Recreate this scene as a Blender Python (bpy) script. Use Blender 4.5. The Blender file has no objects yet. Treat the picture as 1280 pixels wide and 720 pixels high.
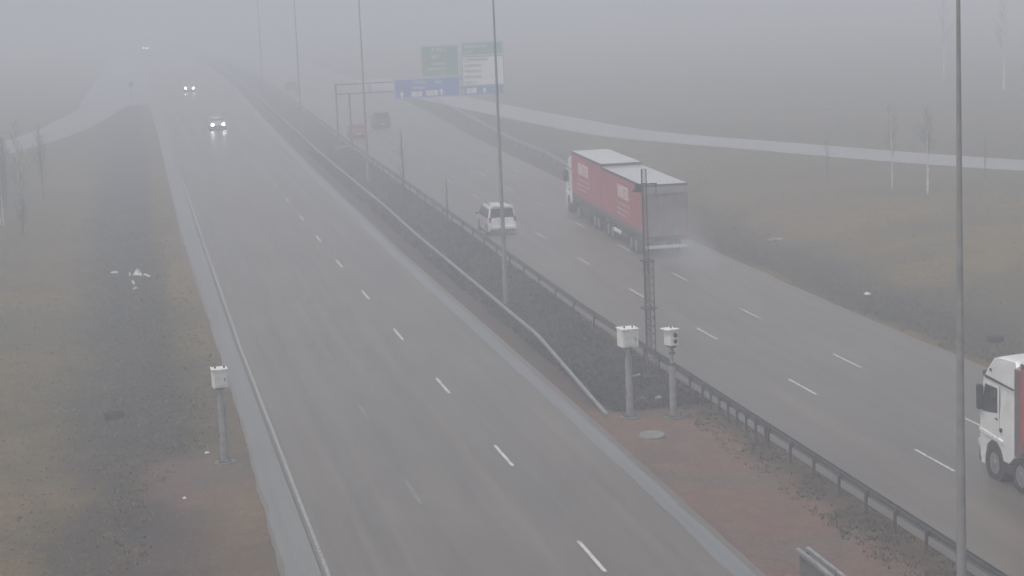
import bpy, bmesh, math, random
import numpy as np
from mathutils import Vector, Matrix, noise
R=math.radians; PI=math.pi
rnd=random.Random(7)
sc=bpy.context.scene; C=sc.collection

# ------------------------------------------------------------------ helpers
def link(name,me,mat=None,parent=None,loc=None,rot=None):
    o=bpy.data.objects.new(name,me); C.objects.link(o)
    if mat is not None:
        for m in (mat if isinstance(mat,(list,tuple)) else [mat]): me.materials.append(m)
    if parent: o.parent=parent
    if loc: o.location=loc
    if rot: o.rotation_euler=rot
    return o
def empty(name,loc=(0,0,0),rz=0):
    o=bpy.data.objects.new(name,None); C.objects.link(o); o.location=loc; o.rotation_euler=(0,0,rz); o.empty_display_size=.3
    return o
def tag(o,label,cat,group=None,kind=None):
    if label: o['label']=label
    if cat: o['category']=cat
    if group: o['group']=group
    if kind: o['kind']=kind
    return o
def copy_tree(o,parent=None):
    c=o.copy(); C.objects.link(c)
    if parent: c.parent=parent
    for ch in list(o.children): copy_tree(ch,c)
    return c
class MB:
    def __init__(s): s.bm=bmesh.new()
    def box(s,c,d,rot=None,bev=0,mi=0):
        M=Matrix.Translation(c)
        if rot is not None: M=M@rot.to_4x4()
        M=M@Matrix.Diagonal((d[0],d[1],d[2],1))
        r=bmesh.ops.create_cube(s.bm,size=1,matrix=M)
        fs=set(f for v in r['verts'] for f in v.link_faces)
        for f in fs: f.material_index=mi
        if bev:
            es=list(set(e for v in r['verts'] for e in v.link_edges))
            b=bmesh.ops.bevel(s.bm,geom=es,offset=bev,segments=2,affect='EDGES',profile=.6)
            for f in b['faces']: f.material_index=mi
        return s
    def tube(s,p0,p1,r0,r1=None,n=8,caps=True):
        p0=Vector(p0);p1=Vector(p1); r1=r0 if r1 is None else r1
        d=p1-p0; L=d.length
        if L<1e-6: return s
        q=d.to_track_quat('Z','Y').to_matrix(); r1=max(r1,1e-4)
        cs=[q@Vector((math.cos(2*PI*k/n),math.sin(2*PI*k/n),0)) for k in range(n)]
        a=[s.bm.verts.new(p0+c*r0) for c in cs]; b=[s.bm.verts.new(p1+c*r1) for c in cs]
        for k in range(n): s.bm.faces.new((a[k],a[(k+1)%n],b[(k+1)%n],b[k]))
        if caps: s.bm.faces.new(a[::-1]); s.bm.faces.new(b)
        return s
    def path(s,pts,r,n=6):
        for a,b in zip(pts[:-1],pts[1:]): s.tube(a,b,r,r,n)
        return s
    def prism(s,pts,x0,x1,axis='X',bev=0):
        # pts: (a,b) outline; extruded between x0 and x1 along axis. axis X -> (y,z) outline
        def P(a,b,t): return {'X':(t,a,b),'Y':(a,t,b),'Z':(a,b,t)}[axis]
        v0=[s.bm.verts.new(P(a,b,x0)) for a,b in pts]; v1=[s.bm.verts.new(P(a,b,x1)) for a,b in pts]
        fs=[s.bm.faces.new(v0),s.bm.faces.new(v1[::-1])]
        n=len(pts)
        for i in range(n): fs.append(s.bm.faces.new((v0[i],v1[i],v1[(i+1)%n],v0[(i+1)%n])))
        if bev:
            es=list(set(e for f in fs for e in f.edges))
            bmesh.ops.bevel(s.bm,geom=es,offset=bev,segments=2,affect='EDGES')
        return s
    def loft(s,rings,close=True,caps=True):
        vs=[[s.bm.verts.new(p) for p in r] for r in rings]
        n=len(rings[0])
        for a,b in zip(vs[:-1],vs[1:]):
            for i in range(n if close else n-1):
                j=(i+1)%n
                s.bm.faces.new((a[i],a[j],b[j],b[i]))
        if caps and close:
            s.bm.faces.new(vs[0][::-1]); s.bm.faces.new(vs[-1])
        return s
    def build(s,name,mat,parent=None,smooth=False,loc=None,rot=None):
        bmesh.ops.recalc_face_normals(s.bm,faces=s.bm.faces[:])
        me=bpy.data.meshes.new(name); s.bm.to_mesh(me); s.bm.free()
        if smooth:
            for p in me.polygons: p.use_smooth=True
            try: me.set_sharp_from_angle(angle=R(38))
            except Exception: pass
        return link(name,me,mat,parent,loc,rot)
TEXTS={}
def prebuild(items):
    # letters are turned into meshes while the scene is still empty, which keeps the script fast
    for txt,size,depth in items:
        cu=bpy.data.curves.new('lettering','FONT'); cu.body=txt; cu.size=size; cu.extrude=depth
        tmp=bpy.data.objects.new('t',cu); C.objects.link(tmp)
        dg=bpy.context.evaluated_depsgraph_get(); dg.update()
        me=bpy.data.meshes.new_from_object(tmp.evaluated_get(dg))
        bpy.data.objects.remove(tmp); bpy.data.curves.remove(cu)
        TEXTS[txt,size]=me
def text_mesh(name,txt,size,mat,parent,loc,rot,depth=.01,sx=1.0):
    me=TEXTS[txt,size].copy(); me.name=name
    for v in me.vertices: v.co.x*=sx
    me.materials.clear()
    return link(name,me,mat,parent,loc,rot)
prebuild([('101',.48,.004),('E18',.48,.004),('TURKU',.46,.004),('ÅBO',.42,.004),('TAPIOLA',.40,.004),('TURKU',.5,.004),('ÅBO',.5,.004),
 ('TAMPERE',.40,.004),('TAMMERFORS',.42,.004),('E12',.40,.004),('HÄMEENLINNA',.40,.004),('LAHTI',.40,.004),('101',.46,.004),
 ('UNTER',1.0,.004),('ENTER',1.0,.004)]+[(t,.44,.004) for t in ('LEPPÄVAARA','ALBERGA','PERKKAA','BERGANS','SELLO')])

# ------------------------------------------------------------------ materials
def pbr(name,col,rough=.5,metal=0,spec=.5,var=0,scale=3,bump=0,bscale=30,coat=0,emit=None,estr=0,dirt=None):
    m=bpy.data.materials.new(name); m.use_nodes=True
    nt=m.node_tree; b=nt.nodes['Principled BSDF']
    b.inputs['Roughness'].default_value=rough; b.inputs['Metallic'].default_value=metal
    b.inputs['Specular IOR Level'].default_value=spec; b.inputs['Coat Weight'].default_value=coat
    b.inputs['Base Color'].default_value=(*col,1)
    if var:
        tc=nt.nodes.new('ShaderNodeTexCoord'); n=nt.nodes.new('ShaderNodeTexNoise'); n.inputs['Scale'].default_value=scale; n.inputs['Detail'].default_value=6
        n.inputs['Roughness'].default_value=.65
        nt.links.new(tc.outputs['Object'],n.inputs['Vector'])
        cr=nt.nodes.new('ShaderNodeValToRGB'); cr.color_ramp.elements[0].position=.32; cr.color_ramp.elements[1].position=.68
        d=dirt or tuple(c*(1-var) for c in col)
        cr.color_ramp.elements[0].color=(*d,1); cr.color_ramp.elements[1].color=(*(min(1,c*(1+var*.5)) for c in col),1)
        nt.links.new(n.outputs['Fac'],cr.inputs['Fac']); nt.links.new(cr.outputs['Color'],b.inputs['Base Color'])
    if bump:
        tc=nt.nodes.new('ShaderNodeTexCoord'); n=nt.nodes.new('ShaderNodeTexNoise'); n.inputs['Scale'].default_value=bscale; n.inputs['Detail'].default_value=4
        nt.links.new(tc.outputs['Object'],n.inputs['Vector'])
        bp=nt.nodes.new('ShaderNodeBump'); bp.inputs['Strength'].default_value=bump; bp.inputs['Distance'].default_value=.02
        nt.links.new(n.outputs['Fac'],bp.inputs['Height']); nt.links.new(bp.outputs['Normal'],b.inputs['Normal'])
    if emit:
        b.inputs['Emission Color'].default_value=(*emit,1); b.inputs['Emission Strength'].default_value=estr
    return m
M={}
M['galv']=pbr('galvanised_steel',(.34,.35,.355),.5,.4,var=.35,scale=4)
M['galvdark']=pbr('weathered_steel',(.11,.11,.112),.6,.3,var=.4,scale=5)
M['post']=pbr('rail_post_steel',(.06,.058,.058),.7,.2,var=.4,scale=6)
M['pole']=pbr('lamp_pole_steel',(.27,.275,.28),.5,.15,var=.3,scale=2)
M['white']=pbr('white_cabinet_paint',(.90,.91,.90),.35,var=.1,scale=6,dirt=(.70,.71,.69))
M['cabface']=pbr('cabinet_door_paint',(.62,.65,.64),.45,var=.15,scale=5)
M['vanwhite']=pbr('white_car_paint',(.72,.74,.75),.25,coat=.5,var=.35,scale=1.2,dirt=(.42,.43,.43))
M['roofwhite']=pbr('white_roof_skin',(.88,.89,.89),.3,var=.08,scale=1.0,dirt=(.80,.81,.81),coat=1)
M['cabwhite']=pbr('white_truck_paint',(.84,.87,.87),.3,coat=.4,var=.12,scale=1.2,dirt=(.70,.71,.70))
M['glass']=pbr('vehicle_glass',(.02,.025,.027),.08,spec=.6)
M['black']=pbr('black_plastic',(.02,.02,.021),.5)
M['rubber']=pbr('tyre_rubber',(.018,.018,.018),.8)
M['rim']=pbr('wheel_rim',(.26,.26,.26),.4,.3,var=.3,scale=5)
M['redtarp']=pbr('red_curtain_tarpaulin',(.40,.05,.06),.5,var=.3,scale=.8,dirt=(.33,.06,.07),bump=.25,bscale=2)
M['tarpdirt']=pbr('dirty_lower_tarpaulin',(.16,.09,.09),.6,var=.35,scale=1.5)
M['rear']=pbr('dirty_rear_doors',(.20,.175,.175),.55,var=.3,scale=1.2,dirt=(.15,.12,.12))
M['redtrim']=pbr('faded_red_rear_trim',(.24,.12,.12),.5,var=.4,scale=2)
M['txt']=pbr('white_lettering',(.78,.70,.71),.5)
M['txtpink']=pbr('pale_pink_lettering_field',(.62,.30,.32),.5)
M['chassis']=pbr('chassis_steel',(.045,.045,.047),.6,.3)
M['blacktxt']=pbr('black_lettering',(.03,.03,.035),.5)
M['signblue']=pbr('blue_sign_face',(.14,.24,.62),.5)
M['signgreen']=pbr('green_sign_face',(.20,.42,.36),.5)
M['signwhite']=pbr('white_sign_face',(.95,.96,.98),.4)
M['signyellow']=pbr('yellow_sign_face',(.42,.38,.17),.5)
M['signback']=pbr('sign_back_aluminium',(.35,.36,.37),.5,.4)
M['redcar']=pbr('red_car_paint',(.35,.03,.04),.3,coat=.4)
M['darkcar']=pbr('dark_grey_car_paint',(.035,.037,.04),.3,coat=.4)
M['greycar']=pbr('silver_car_paint',(.45,.46,.47),.3,coat=.4)
M['taillight']=pbr('tail_light_lens',(.35,.02,.02),.3)
M['amber']=pbr('amber_lens',(.6,.25,.03),.3)
M['headlight']=pbr('lit_headlight',(1,1,1),.3,emit=(1,.98,.94),estr=45)
M['headlens']=pbr('headlight_lens',(.6,.62,.64),.15)
M['plate']=pbr('plate_white',(.7,.7,.7),.4)
M['bark']=pbr('dark_wet_bark',(.055,.048,.042),.8,var=.3,scale=8)
M['twig']=pbr('bare_twigs',(.12,.105,.095),.8)
M['birch']=pbr('birch_bark',(.66,.65,.62),.7,var=.5,scale=7,dirt=(.3,.29,.27))
M['concrete']=pbr('concrete_ring',(.20,.20,.195),.8,var=.3,scale=5)
M['irondark']=pbr('cast_iron_cover',(.008,.008,.009),.9,0,spec=.1,var=.3,scale=8)
M['stone']=pbr('pale_stone',(.62,.61,.58),.8,var=.2,scale=10)
M['greystone']=pbr('lichen_grey_stone',(.24,.235,.22),.85,var=.4,scale=4)
M['bag']=pbr('white_plastic_sheet',(.66,.66,.66),.5,var=.1,scale=6)

def nd(nt,t,**kw):
    n=nt.nodes.new(t)
    for k,v in kw.items(): setattr(n,k,v)
    return n
def ramp(nt,fac,stops):
    r=nd(nt,'ShaderNodeValToRGB'); e=r.color_ramp.elements
    e[0].position=stops[0][0]; e[0].color=(*stops[0][1],1); e[1].position=stops[-1][0]; e[1].color=(*stops[-1][1],1)
    for p,c in stops[1:-1]:
        x=e.new(p); x.color=(*c,1)
    nt.links.new(fac,r.inputs['Fac']); return r.outputs['Color']
def mapped(nt,src,scale,rot=(0,0,0)):
    mp=nd(nt,'ShaderNodeMapping'); mp.inputs['Scale'].default_value=scale; mp.inputs['Rotation'].default_value=rot
    nt.links.new(src,mp.inputs['Vector']); return mp.outputs['Vector']
def noise_n(nt,vec,scale,detail=5,rough=.6):
    n=nd(nt,'ShaderNodeTexNoise'); n.inputs['Scale'].default_value=scale; n.inputs['Detail'].default_value=detail; n.inputs['Roughness'].default_value=rough
    nt.links.new(vec,n.inputs['Vector']); return n.outputs['Fac']
def mix(nt,f,a,b,mode='MIX'):
    m=nd(nt,'ShaderNodeMix',data_type='RGBA',blend_type=mode)
    if isinstance(f,(int,float)): m.inputs[0].default_value=f
    else: nt.links.new(f,m.inputs[0])
    for i,x in ((6,a),(7,b)):
        if isinstance(x,tuple): m.inputs[i].default_value=(*x,1)
        else: nt.links.new(x,m.inputs[i])
    return m.outputs[2]
def asphalt(name,c0,c1,rough=(.32,.5)):
    m=bpy.data.materials.new(name); m.use_nodes=True; nt=m.node_tree; b=nt.nodes['Principled BSDF']
    uv=nd(nt,'ShaderNodeUVMap'); uv.uv_map='road'; g=nd(nt,'ShaderNodeNewGeometry')
    streak=noise_n(nt,mapped(nt,uv.outputs['UV'],(1.15,.012,1)),1,3,.5)       # long wheel tracks
    blot=noise_n(nt,mapped(nt,uv.outputs['UV'],(.5,.10,1)),1,5,.6)
    fine=noise_n(nt,g.outputs['Position'],9,6,.75)
    c=ramp(nt,streak,[(.36,tuple(x*.84 for x in c0)),(.5,tuple((x+y)/2 for x,y in zip(c0,c1))),(.64,tuple(x*1.06 for x in c1))])
    s2=noise_n(nt,mapped(nt,uv.outputs['UV'],(3.3,.02,1)),1,2,.5)   # narrower seams and polished tracks
    c=mix(nt,.55,c,ramp(nt,s2,[(.33,(.28,.28,.28)),(.64,(.64,.64,.64))]),'SOFT_LIGHT')
    c=mix(nt,.5,c,ramp(nt,blot,[(.3,tuple(x*.80 for x in c0)),(.7,tuple(x*1.12 for x in c1))]))
    c=mix(nt,.55,c,ramp(nt,fine,[(.25,(.25,.25,.25)),(.75,(.75,.75,.75))]),'SOFT_LIGHT')
    nt.links.new(c,b.inputs['Base Color'])
    mr=nd(nt,'ShaderNodeMapRange'); mr.inputs['From Min'].default_value=.3; mr.inputs['From Max'].default_value=.7
    mr.inputs['To Min'].default_value=rough[0]; mr.inputs['To Max'].default_value=rough[1]
    nt.links.new(streak,mr.inputs['Value']); nt.links.new(mr.outputs['Result'],b.inputs['Roughness'])
    bp=nd(nt,'ShaderNodeBump'); bp.inputs['Strength'].default_value=.35; bp.inputs['Distance'].default_value=.01
    nt.links.new(noise_n(nt,g.outputs['Position'],60,2),bp.inputs['Height']); nt.links.new(bp.outputs['Normal'],b.inputs['Normal'])
    b.inputs['Coat Weight'].default_value=.25; b.inputs['Coat Roughness'].default_value=.42
    return m
ASPH=((.116,.100,.084),(.148,.129,.109))
M['asphalt']=asphalt('wet_asphalt',*ASPH)
M['shoulder']=asphalt('pale_worn_shoulder_asphalt',(.142,.147,.140),(.176,.182,.174),(.3,.42))
M['gutter']=asphalt('pale_edge_strip_asphalt',(.150,.160,.165),(.185,.196,.20),(.3,.42))
M['slip']=asphalt('slip_road_asphalt',(.17,.175,.18),(.21,.215,.22),(.35,.5))
M['pathm']=asphalt('footpath_asphalt',(.27,.27,.27),(.32,.32,.32),(.4,.5))
def paint(name,c,wear):
    m=bpy.data.materials.new(name); m.use_nodes=True; nt=m.node_tree; b=nt.nodes['Principled BSDF']
    g=nd(nt,'ShaderNodeNewGeometry')
    n=noise_n(nt,g.outputs['Position'],5,6,.7)
    nt.links.new(ramp(nt,n,[(wear-.08,(.13,.122,.12)),(wear+.08,c)]),b.inputs['Base Color']); b.inputs['Roughness'].default_value=.45
    return m
M['line']=paint('white_road_paint',(.62,.62,.60),.42)
M['line2']=paint('thin_white_road_paint',(.60,.60,.59),.42)
M['worn']=paint('worn_road_paint',(.27,.27,.265),.52)
M['edge']=paint('worn_edge_line_paint',(.34,.35,.35),.46)
M['tar']=pbr('dark_joint_tar',(.035,.035,.035),.4)

# ------------------------------------------------------------------ road geometry (metres; Y runs along the motorway)
def tab(*p):
    xs=[a for a,b in p]; ys=[b for a,b in p]
    return lambda Y: np.interp(Y,xs,ys)
DL=tab((-60,0),(60,0),(85,.02),(100,.12),(120,.25),(145,.48),(170,.68),(200,.9),(250,1.4),(300,2.0),(340,2.3),(373,2.4),(420,2.3),(500,1.8),(584,.9),(700,-4),(850,-12),(1160,-38),(1500,-90))
DR=tab((-60,0),(85,0),(100,.3),(134,.95),(171,1.6),(202,2.3),(237,3.2),(280,4.2),(318,5.0),(373,5.8),(450,6),(584,5),(700,0),(850,-8),(1160,-34),(1500,-86))
LE=tab((-60,3.2),(40,3.3),(62,3.7),(73,3.78),(125,3.78),(171,4.25),(223,4.85),(290,5.3),(340,5.7),(1500,5.7))   # left pavement edge, then drift
def Ledge(Y): return np.where(Y<300,LE(Y),LE(300)+DL(Y)-DL(300))
MEd=tab((-60,15.7),(47,15.75),(64,15.95),(113,16.15),(140,16.5),(167,16.85),(200,17.5),(240,18.3),(275,19.2),(318,20.2),(373,21),(450,21.2),(584,20),(700,15),(850,7),(1160,-19),(1500,-71))
WR=tab((-60,0),(125,0),(148,.5),(170,.9),(201,1.5),(237,2.6),(280,3.4),(320,3.6),(1500,3.6))
def RL(Y): return 20.75+DR(Y)
def RR(Y): return 32.35+DR(Y)+WR(Y)
RAMP=[(-60,176),(-34,183),(-22,192),(-14.5,208),(-8.9,228),(-4.9,253),(-1.2,288),(1.4,325),(4.5,370),(7,420)]
PATH=[(43,330),(43.6,290),(45.4,250),(47.6,215),(49.7,190),(53.0,177),(56.5,167),(62,150.5),(67.5,137),(78,118),(95,92),(120,60)]
def dpoly(X,Y,pl):
    d=np.full(X.shape,1e9)
    for (ax,ay),(bx,by) in zip(pl[:-1],pl[1:]):
        vx,vy=bx-ax,by-ay; t=np.clip(((X-ax)*vx+(Y-ay)*vy)/(vx*vx+vy*vy),0,1)
        d=np.minimum(d,np.hypot(X-ax-t*vx,Y-ay-t*vy))
    return d
pl_=tab((0,-.04),(.5,-.07),(2,-.28),(4,-.75),(5.5,-.85),(8,-.55),(13,.05),(20,.45),(40,.8),(300,1.2))
pr_=tab((0,-.04),(.6,-.08),(2,-.35),(4,-.8),(6,-.75),(9,-.35),(14,.1),(22,.3),(300,.4))
pm_=tab((0,-.04),(.5,-.07),(1.0,-.12),(9,-.12))
def sm(x,a,b):
    t=np.clip((x-a)/(b-a),0,1); return t*t*(3-2*t)
def lump(X,Y,s,seed):
    o=np.zeros(X.shape)
    r=np.random.RandomState(seed)
    for k in range(6):
        a=r.rand()*6.28; f=s*(1.0+.7*k)
        o+=np.sin(X*f*math.cos(a)+Y*f*math.sin(a)*.8+r.rand()*6.28+1.3*np.sin(X*f*.37+k)+1.1*np.sin(Y*f*.41-k))/(1+.5*k)
    return o/2.6
def H(X,Y):
    X=np.asarray(X,float);Y=np.asarray(Y,float)
    le,me,rl,rr=Ledge(Y),MEd(Y),RL(Y),RR(Y)
    z=np.full(X.shape,-.05)
    dl=le-X; flat=1-sm(Y,64,70)
    pad=-.05-.03*np.clip(dl,0,9)
    zl=pl_(np.clip(dl,0,None)); zl=zl*(1-flat*(1-sm(dl,3.5,6.5)))+pad*flat*(1-sm(dl,3.5,6.5))
    zl=zl+.10*lump(X,Y,.35,1)*sm(dl,2,8)+.035*lump(X,Y,1.6,2)*sm(dl,.4,3)
    z=np.where(dl>0,zl,z)
    dr=X-rr
    zr=pr_(np.clip(dr,0,None))+.14*lump(X,Y,.28,3)*sm(dr,3,10)+.04*lump(X,Y,1.4,4)*sm(dr,.6,3)
    z=np.where(dr>0,zr,z)
    dm=np.minimum(X-me,rl-X)
    w=np.clip((rl-me),.1,None)
    dip=-.30*sm(dm,.3,w*.5)*sm(Y,66,72)
    zm=-.05+dip-.02*np.clip(dm,0,1)+.02*lump(X,Y,2.0,5)*sm(dm,.3,1.0)
    z=np.where((dm>0),zm,z)
    # earth flattened beside slip road and footpath
    for pl,hw,zz in ((RAMP,2.8,-.05),(PATH,2.6,.02)):
        d=dpoly(X,Y,pl); k=1-sm(d,hw+.6,hw+6)
        z=np.where((dl>0)|(dr>0),z*(1-k)+zz*k,z)
    return z
def Hs(x,y): return float(H(np.array([x]),np.array([y]))[0])

def lines(segs):
    out=[]
    for a,b,s in segs: out+=list(np.arange(a,b,s))
    return np.array(out+[segs[-1][1]])
def build_ground():
    xs=lines([(-700,-100,60),(-100,-30,3.5),(-30,-8,1.0),(-8,46,.45),(46,90,1.5),(90,200,8),(200,900,70)])
    ys=lines([(-80,30,10),(30,132,.5),(132,260,1.6),(260,440,4),(440,1000,20),(1000,2400,100)])
    X,Y=np.meshgrid(xs,ys); Z=H(X,Y)
    ny,nx=X.shape
    co=np.stack([X,Y,Z],-1).reshape(-1,3)
    i=np.arange(ny*nx).reshape(ny,nx)
    q=np.stack([i[:-1,:-1],i[:-1,1:],i[1:,1:],i[1:,:-1]],-1).reshape(-1,4)
    me=bpy.data.meshes.new('ground'); me.from_pydata(co.tolist(),[],q.tolist())
    me.polygons.foreach_set('use_smooth',[True]*len(me.polygons))
    X=X.ravel();Y=Y.ravel()
    le,md,rl,rr=Ledge(Y),MEd(Y),RL(Y),RR(Y)
    wob=.8*lump(X,Y,.9,11)+.4*lump(X,Y,2.6,12)
    dl=le-X; dr=X-rr; dm=np.minimum(X-md,rl-X)
    gravel=np.zeros(len(X)); dark=np.zeros(len(X)); straw=np.zeros(len(X))
    yy=Y+1.2*wob
    gl=(1-sm(yy,64.5,68))*(1-sm(dl+1.4*wob,2.2,5.2))*(dl>-1)
    gl=np.maximum(gl,(1-sm(dl+wob*.5,.25,.7))*(dl>-1))
    gm=(1-sm(yy,66,67.2))*(1-.85*sm(X+wob*.5,19.2,20.0))*(dm>-1)
    gm=np.maximum(gm,.45*(1-sm(X-md+wob*.4,.5,1.3))*(dm>-1)*(Y>66))
    gl=gl*(.38+.42*(1-sm(np.hypot((X-1.6)/2.0,(Y-62.3)/3.4)+.25*wob,.7,1.3)))
    gravel=np.maximum(gl,gm)
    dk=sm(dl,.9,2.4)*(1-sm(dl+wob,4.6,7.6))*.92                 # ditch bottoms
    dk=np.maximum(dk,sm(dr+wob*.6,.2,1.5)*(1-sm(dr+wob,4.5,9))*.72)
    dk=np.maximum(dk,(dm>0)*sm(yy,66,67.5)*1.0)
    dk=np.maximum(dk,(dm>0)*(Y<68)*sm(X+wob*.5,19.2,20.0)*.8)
    straw=sm(lump(X,Y,.16,21)+.4*lump(X,Y,.6,22),-.6,.7)*(1-.6*sm(Y,90,160))
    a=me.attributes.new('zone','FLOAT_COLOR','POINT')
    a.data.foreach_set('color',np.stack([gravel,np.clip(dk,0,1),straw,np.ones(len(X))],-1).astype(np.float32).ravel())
    m=bpy.data.materials.new('verge_soil_and_grass'); m.use_nodes=True; nt=m.node_tree; b=nt.nodes['Principled BSDF']
    at=nd(nt,'ShaderNodeAttribute'); at.attribute_name='zone'; sp=nd(nt,'ShaderNodeSeparateColor'); nt.links.new(at.outputs['Color'],sp.inputs[0])
    g=nd(nt,'ShaderNodeNewGeometry'); P=g.outputs['Position']
    n1=noise_n(nt,P,1.1,8,.7); n2=noise_n(nt,P,7,6,.75); n3=noise_n(nt,P,.22,6,.65)
    grassA=ramp(nt,n1,[(.3,(.096,.066,.022)),(.5,(.140,.098,.034)),(.72,(.188,.134,.050))])
    grassB=ramp(nt,n1,[(.3,(.056,.048,.026)),(.55,(.084,.070,.036)),(.75,(.112,.092,.050))])
    col=mix(nt,sp.outputs[2],grassB,grassA)
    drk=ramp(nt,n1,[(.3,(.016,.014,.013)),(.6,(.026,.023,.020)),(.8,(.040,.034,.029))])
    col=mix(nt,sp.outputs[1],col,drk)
    grv=ramp(nt,n1,[(.25,(.105,.064,.048)),(.5,(.145,.086,.065)),(.75,(.180,.110,.084))])
    grv=mix(nt,ramp(nt,n3,[(.50,(0,0,0)),(.66,(1,1,1))]),grv,ramp(nt,n2,[(.3,(.070,.060,.058)),(.7,(.125,.108,.102))]))
    col=mix(nt,sp.outputs[0],col,grv)
    col=mix(nt,.7,col,ramp(nt,n2,[(.25,(.2,.2,.2)),(.75,(.8,.8,.8))]),'SOFT_LIGHT')
    nt.links.new(col,b.inputs['Base Color']); b.inputs['Roughness'].default_value=.85; b.inputs['Specular IOR Level'].default_value=.25
    bp=nd(nt,'ShaderNodeBump'); bp.inputs['Strength'].default_value=.8; bp.inputs['Distance'].default_value=.06
    nt.links.new(noise_n(nt,P,5,8,.7),bp.inputs['Height']); nt.links.new(bp.outputs['Normal'],b.inputs['Normal'])
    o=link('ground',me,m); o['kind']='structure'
    return o
build_ground()

YS=lines([(10,130,.5),(130,300,1.5),(300,700,6),(700,1400,25)])
def strip(name,fa,fb,ys,z,mat,nx=1,rag=0,ragb=0,skirt=.12,parent=None,off=lambda Y:0,seed=1):
    fa_=np.array([float(fa(y)) for y in ys]); fb_=np.array([float(fb(y)) for y in ys])
    r=np.random.RandomState(seed)
    def jit(n,amp):
        if not amp: return np.zeros(n)
        a=r.randn(n); b=np.convolve(r.randn(n),np.ones(5)/5,'same')*1.8
        return amp*(.35*a+b)*np.where(ys<130,1,.4)
    fa_=fa_+jit(len(ys),rag); fb_=fb_+jit(len(ys),ragb)
    vs=[];uv=[];fs=[]
    cols=nx+1
    for i,y in enumerate(ys):
        for k in range(cols):
            x=fa_[i]+(fb_[i]-fa_[i])*k/nx
            vs.append((x,y,z)); uv.append((x-float(off(y)),y))
    n=len(ys)
    for i in range(n-1):
        for k in range(nx):
            a=i*cols+k; fs.append((a,a+1,a+cols+1,a+cols))
    if skirt:
        for side in (0,nx):
            base=len(vs)
            for i in range(n):
                x,y,_=vs[i*cols+side]; vs.append((x,y,z-skirt)); uv.append(uv[i*cols+side])
            for i in range(n-1):
                a,b=i*cols+side,(i+1)*cols+side; c,d=base+i+1,base+i
                fs.append((a,b,c,d) if side==0 else (b,a,d,c))
    me=bpy.data.meshes.new(name); me.from_pydata(vs,[],fs)
    ul=me.uv_layers.new(name='road')
    for l in me.loops: ul.data[l.index].uv=uv[l.vertex_index]
    o=link(name,me,mat,parent)
    if not parent: o['kind']='structure'
    return o
rL=strip('roadway',Ledge,MEd,YS,0,M['asphalt'],4,rag=.035,off=DL,seed=3)
rR=strip('roadway',RL,RR,YS,0,M['asphalt'],4,ragb=.03,off=DR,seed=4)
# pale strips along the edges, a few millimetres above the carriageway
strip('road_shoulder',lambda y:float(Ledge(y))+.10,lambda y:min(4.62+float(DL(y)),float(Ledge(y))+1.5),YS,.004,M['shoulder'],1,rag=.05,skirt=0,off=DL,seed=5)
strip('road_shoulder',lambda y:float(MEd(y))-.80,lambda y:float(MEd(y))-.25,YS,.004,M['gutter'],1,rag=.03,ragb=.02,skirt=0,off=DL,seed=6)
def quad_strip(name,quads,z,mat,parent):
    vs=[];fs=[]
    for q in quads:
        b=len(vs); vs+=[(x,y,z) for x,y in q]; fs.append((b,b+1,b+2,b+3))
    me=bpy.data.meshes.new(name); me.from_pydata(vs,[],fs); return link(name,me,mat,parent)
def dashes(X0,D,start,n,w=.115,ln=3.0,per=12.0):
    q=[]
    for k in range(n):
        y0=start+k*per
        for s in range(2):
            ya=y0+s*ln/2; yb=ya+ln/2
            xa=X0+float(D(ya)); xb=X0+float(D(yb))
            q.append([(xa-w/2,ya),(xa+w/2,ya),(xb+w/2,yb),(xb-w/2,yb)])
    return q
quad_strip('lane_marking',dashes(11.87,DL,36.2,26),.008,M['line'],rL)
quad_strip('faded_lane_marking',dashes(8.28,DL,32.6,24,w=.12),.008,M['worn'],rL)
quad_strip('lane_marking',dashes(24.64,DR,30.6,26,w=.10)+dashes(27.97,DR,34.6,26,w=.09),.008,M['line2'],rR)
quad_strip('lane_marking',dashes(31.0,DR,156.0,14),.008,M['line'],rR)
ed=[]
ysx=list(np.arange(12,300,1.5))+list(np.arange(300,900,10))
for a,b in zip(ysx[:-1],ysx[1:]):
    xa=4.78+float(DL(a)); xb=4.78+float(DL(b)); ed.append([(xa-.05,a),(xa+.05,a),(xb+.05,b),(xb-.05,b)])
quad_strip('edge_line',ed,.008,M['edge'],rL)
jt=[]
for a,b in zip(ysx[:-1],ysx[1:]):
    xa=4.62+float(DL(a)); xb=4.62+float(DL(b)); jt.append([(xa-.018,a),(xa+.018,a),(xb+.018,b),(xb-.018,b)])
quad_strip('asphalt_joint',jt,.0075,M['tar'],rL)

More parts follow.
